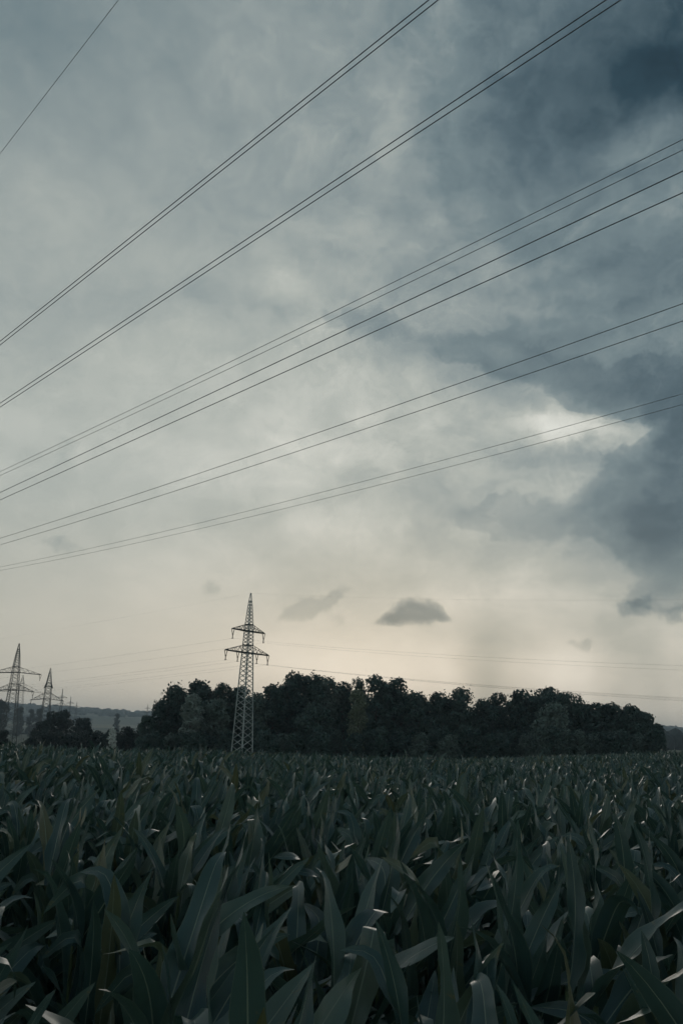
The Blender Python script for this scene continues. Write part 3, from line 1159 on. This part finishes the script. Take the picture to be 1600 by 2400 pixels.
def build_pylons():
    # near pylon
    d = 180.0
    top = at(588, 1390, d)
    z0 = gz(top.x, top.y)
    H = top.z - z0
    rz = R(52)
    z = lambda py, px=578: at(px, py, d).z - z0
    zl0, zl1, zu0, zu1 = z(1530), z(1512), z(1479), z(1464)
    root, tips = pylon((top.x, top.y, z0), rz, H,
                       [(0, 1.62), (zl0, 0.82), (zu1, 0.62), (z(1420), 0.34), (H, 0.06)],
                       [(zl0, zl1, 6.45, [-6.3, -2.85, 2.9, 6.3]), (zu0, zu1, 4.8, [-4.65, 4.65])],
                       'tall lattice pylon standing in the corn in front of the dark wood', 0.17, 0.075)
    near = (Vector((top.x, top.y, z0)), rz, H, tips)
    # left pair
    d = 300.0
    top = at(46, 1508, d); z0 = gz(top.x, top.y); H = top.z - z0
    z = lambda py, px=38: at(px, py, d).z - z0
    pylon((top.x, top.y, z0), R(4), H, [(0, 2.6), (z(1617), 1.35), (z(1564), 1.0), (z(1535), 0.62), (H, 0.08)],
          [(z(1576), z(1563), 8.6, [-8.4, 8.4]), (z(1617), z(1603), 6.8, [-6.6, 6.6])],
          'large hazy lattice pylon with two wide crossarms at the left edge', 0.17, 0.085, sag_tip=0.5, steel=M_MIDSTEEL)
    d = 420.0
    top = at(119.4, 1566, d); z0 = gz(top.x, top.y); H = top.z - z0
    z = lambda py, px=112: at(px, py, d).z - z0
    pylon((top.x, top.y, z0), R(8), H, [(0, 2.6), (z(1640), 1.5), (z(1608), 1.3), (H, 0.1)],
          [(z(1609), z(1601), 2.1, []), (z(1638), z(1624), 7.6, [-7.4, 7.4])],
          'smaller lattice pylon with a pointed top right of the left-edge pylon', 0.20, 0.10, sag_tip=0.8, steel=M_MIDSTEEL)
    d = 470.0
    top = at(55, 1582, d); z0 = gz(top.x, top.y); H = top.z - z0
    z = lambda py, px=53: at(px, py, d).z - z0
    pylon((top.x, top.y, z0), R(6), H, [(0, 2.6), (z(1618), 1.2), (z(1604), 1.0), (H, 0.1)],
          [(z(1618), z(1602), 11.5, [])], 'faint pylon showing behind the left-edge pylon', 0.10, 0.05, sag_tip=1.2, steel=M_MIDSTEEL)
    for (px, py, d, a, lab) in [
        (148, 1614, 900, 7.5, 'faint far pylon, nearest of the small ones above the hill crest'),
        (167, 1633, 1250, 8.0, 'faint far pylon in the middle of the row above the hill crest'),
        (181, 1645, 1500, 8.0, 'tiny far pylon at the end of the row above the hill crest'),
        (347, 1650, 1700, 8.0, 'tiny lone far pylon above the crest beside the wood')]:
        top = at(px, py, d); z0 = gz(top.x, top.y); H = top.z - z0
        pylon((top.x, top.y, z0), R(20), H, [(0, 2.8), (H * 0.6, 1.1), (H, 0.1)],
              [(H * 0.66, H * 0.72, a, []), (H * 0.82, H * 0.86, a * 0.7, [])], lab, 0.28, 0.13, ins=False, steel=M_MIDSTEEL)
    return near


NEAR = build_pylons()


# ------------------------------------------------------------------ cables
def tube_mesh(name, pts, rad, sides=6):
    P = np.array([tuple(p) for p in pts])
    T = np.gradient(P, axis=0)
    T /= np.linalg.norm(T, axis=1)[:, None]
    U = np.cross(T, np.array([0, 0, 1.0]))
    U /= np.linalg.norm(U, axis=1)[:, None]
    W = np.cross(T, U)
    V = []
    for i in range(sides):
        a = 2 * math.pi * i / sides
        V.append(P + (U * math.cos(a) + W * math.sin(a)) * rad)
    V = np.stack(V, 1).reshape(-1, 3)
    Fc = []
    for k in range(len(P) - 1):
        for i in range(sides):
            j = (i + 1) % sides
            Fc.append((k * sides + i, k * sides + j, (k + 1) * sides + j, (k + 1) * sides + i))
    return mesh_from(name, V, Fc, True)


PX10 = [0, 200, 350, 450, 750, 850, 1150, 1250, 1480, 1600]
WIRES = {
    'E': [(0, 361.6), (46.8, 300), (278, 0)],
    '1a': [(0, 802), (200, 640), (350, 520.7), (450, 440.2), (750, 202.6), (850, 123), (1006.6, 0)],
    '1b': [(0, 811), (200, 650.7), (350, 532.2), (450, 453.6), (750, 217.3), (850, 138.3), (1029.6, 0)],
    '2a': [(0, 947.5), (200, 812.3), (350, 712.3), (450, 644), (750, 443), (850, 377.6), (1150, 181.3), (1250, 114.5), (1422, 0)],
    '2b': [(0, 957), (200, 823.3), (350, 723.8), (450, 657.5), (750, 459.7), (850, 394.6), (1150, 201), (1250, 135), (1458, 0)],
    '3a': list(zip(PX10, [1104.9, 1012.5, 941, 893, 744, 694, 548, 500, 387.7, 327.4])),
    '3b': list(zip(PX10, [1114, 1024.8, 952.9, 906.5, 760.4, 712.7, 568.4, 521.7, 411, 351.9])),
    '4a': list(zip(PX10, [1154.9, 1061, 991, 942.9, 800, 751.5, 612.2, 565.8, 459, 402.4])),
    '4b': list(zip(PX10, [1171.5, 1082.7, 1016, 970.9, 833, 787, 653.8, 608.9, 506.5, 452])),
    '5a': list(zip(PX10, [1261.3, 1198.8, 1150, 1115.3, 1010.7, 976.7, 871.2, 836.7, 755.4, 711.6])),
    '5b': list(zip(PX10, [1276.6, 1217.9, 1170.9, 1138.7, 1039.2, 1006, 904.8, 871.2, 794.2, 753.5])),
    '6a': list(zip(PX10, [1328.4, 1288, 1255.2, 1230.7, 1153.5, 1127.2, 1047.2, 1019, 958, 924.3])),
    '6b': list(zip(PX10, [1337, 1298.3, 1267, 1244, 1171.4, 1145, 1068.4, 1040.8, 981, 948.8])),
}
# height above the eye, cable radius
WH = {'E': (30, .013), '1': (17, .0155), '2': (17, .0165), '3': (23, .0165), '4': (17, .0195), '5': (17, .017), '6': (23, .0175)}
WL = {
    'E': 'single thin earth wire crossing the top left corner of the sky',
    '1a': 'upper cable of the topmost close pair, leaving at the top edge', '1b': 'lower cable of the topmost close pair, leaving at the top edge',
    '2a': 'upper cable of the second pair from the top', '2b': 'lower cable of the second pair from the top',
    '3a': 'upper thin cable of the third pair, above the dark widely spaced pair',
    '3b': 'lower thin cable of the third pair, above the dark widely spaced pair',
    '4a': 'upper thick dark cable of the fourth pair in mid sky', '4b': 'lower thick dark cable of the fourth pair in mid sky',
    '5a': 'upper cable of the second lowest pair over the sky', '5b': 'lower cable of the second lowest pair over the sky',
    '6a': 'upper cable of the lowest pair above the pylon', '6b': 'lower cable of the lowest pair above the pylon',
}


def build_overhead_line():
    a = R(-46)
    t = Vector((math.sin(a), math.cos(a), 0))
    n = Vector((math.cos(a), -math.sin(a), 0))
    for k, pts in WIRES.items():
        h, rad = WH[k[0]]
        D = [ray(*p) for p in pts]
        S = np.array([d.dot(t) / d.dot(n) for d in D])
        Z = np.array([d.z / d.dot(n) for d in D])
        deg = 2 if len(pts) > 3 else 1
        co = np.polyfit(S, Z, deg)
        if deg == 2 and co[0] < 0.0003:
            kk = 0.0003
            co = np.concatenate([[kk], np.polyfit(S, Z - kk * S * S, 1)])
        c = h / float(np.mean(Z))           # distance of this cable's vertical plane from the camera
        s0, s1 = -150.0, S.max() * c + 170.0
        ss = np.linspace(s0, s1, 90)
        zz = np.polyval(co, ss / c) * c
        # beyond the stretch in view the cable climbs on towards its pylons
        P = [EYE + n * c + t * s + Vector((0, 0, z)) for s, z in zip(ss, zz)]
        name = 'earth_wire' if k == 'E' else 'power_cable'
        o = link(name, tube_mesh(name, P, rad), None, M_CABLE)
        tag(o, WL[k], 'cable', 'overhead cables crossing the sky')


def build_near_line():
    base, rz, H, tips = NEAR
    a = R(-52) + math.pi / 2 - R(52) + 0.0
    # the line runs square to the crossarms
    arm = Vector((math.cos(rz), math.sin(rz), 0))
    t = Vector((-arm.y, arm.x, 0))          # towards the far left
    n = Vector((t.y, -t.x, 0))
    A0 = base + Vector((0, 0, H))

    def solve(A, pix):
        out = []
        for p in pix:
            d = ray(*p)
            lam = (A - EYE).dot(n) / d.dot(n)
            P = EYE + d * lam
            out.append(((P - A).dot(t), P.z - A.z))
        return out
    L = solve(A0, [(312, 1443), (40, 1491)])
    Rr = solve(A0, [(1000, 1404), (1600, 1405)])

    def quad(q):
        (s1, z1), (s2, z2) = q
        M = np.array([[s1, s1 * s1], [s2, s2 * s2]])
        return np.linalg.solve(M, np.array([z1, z2]))
    ql, qr = quad(L), quad(Rr)
    print('near line fit', L, Rr, ql, qr)

    def cable(name, A, lab, rad, fl=1.0, fr=1.0):
        s = np.concatenate([np.linspace(-170, 0, 40), np.linspace(4, 330, 50)])
        P = []
        for q in s:
            c = ql if q > 0 else qr
            f = fl if q > 0 else fr
            P.append(A + t * q + Vector((0, 0, c[0] * q + c[1] * f * q * q)))
        o = link(name, tube_mesh(name, P, rad), None, M_CABLE)
        tag(o, lab, 'cable', 'cables strung from the near pylon')
    cable('earth_wire', A0, 'faint earth wire running from the tip of the near pylon', 0.007)
    labs = ['outer left', 'inner left', 'inner right', 'outer right', 'upper left', 'upper right']
    for (x, z), lb in zip(tips, labs):
        A = base + arm * x + Vector((0, 0, z))
        for dx, nm in ((-0.2, 'first'), (0.2, 'second')):
            cable('power_cable', A + arm * dx, 'faint %s cable hanging from the %s insulator of the near pylon' % (nm, lb),
                  0.0052, 1.0, 1.0)


build_overhead_line()
build_near_line()


# ------------------------------------------------------------------ haze
def build_haze():
    m = bpy.data.materials.new('haze')
    m.use_nodes = True
    nt = m.node_tree
    nt.nodes.clear()
    out = nt.nodes.new('ShaderNodeOutputMaterial')
    pv = nt.nodes.new('ShaderNodeVolumePrincipled')
    pv.inputs['Color'].default_value = (0.74, 0.88, 1.0, 1)
    pv.inputs['Density'].default_value = 0.0002
    pv.inputs['Anisotropy'].default_value = 0.2
    nt.links.new(pv.outputs[0], out.inputs['Volume'])
    x0, x1, y0, y1, z0, z1 = -5300, 5300, -1000, 5300, -25, 135
    V = [(x0, y0, z0), (x1, y0, z0), (x1, y1, z0), (x0, y1, z0), (x0, y0, z1), (x1, y0, z1), (x1, y1, z1), (x0, y1, z1)]
    Fc = [(0, 3, 2, 1), (4, 5, 6, 7), (0, 1, 5, 4), (1, 2, 6, 5), (2, 3, 7, 6), (3, 0, 4, 7)]
    o = link('haze', mesh_from('haze', V, Fc), None, m)
    tag(o, 'thin evening haze filling the valley air', 'haze', kind='stuff')


build_haze()
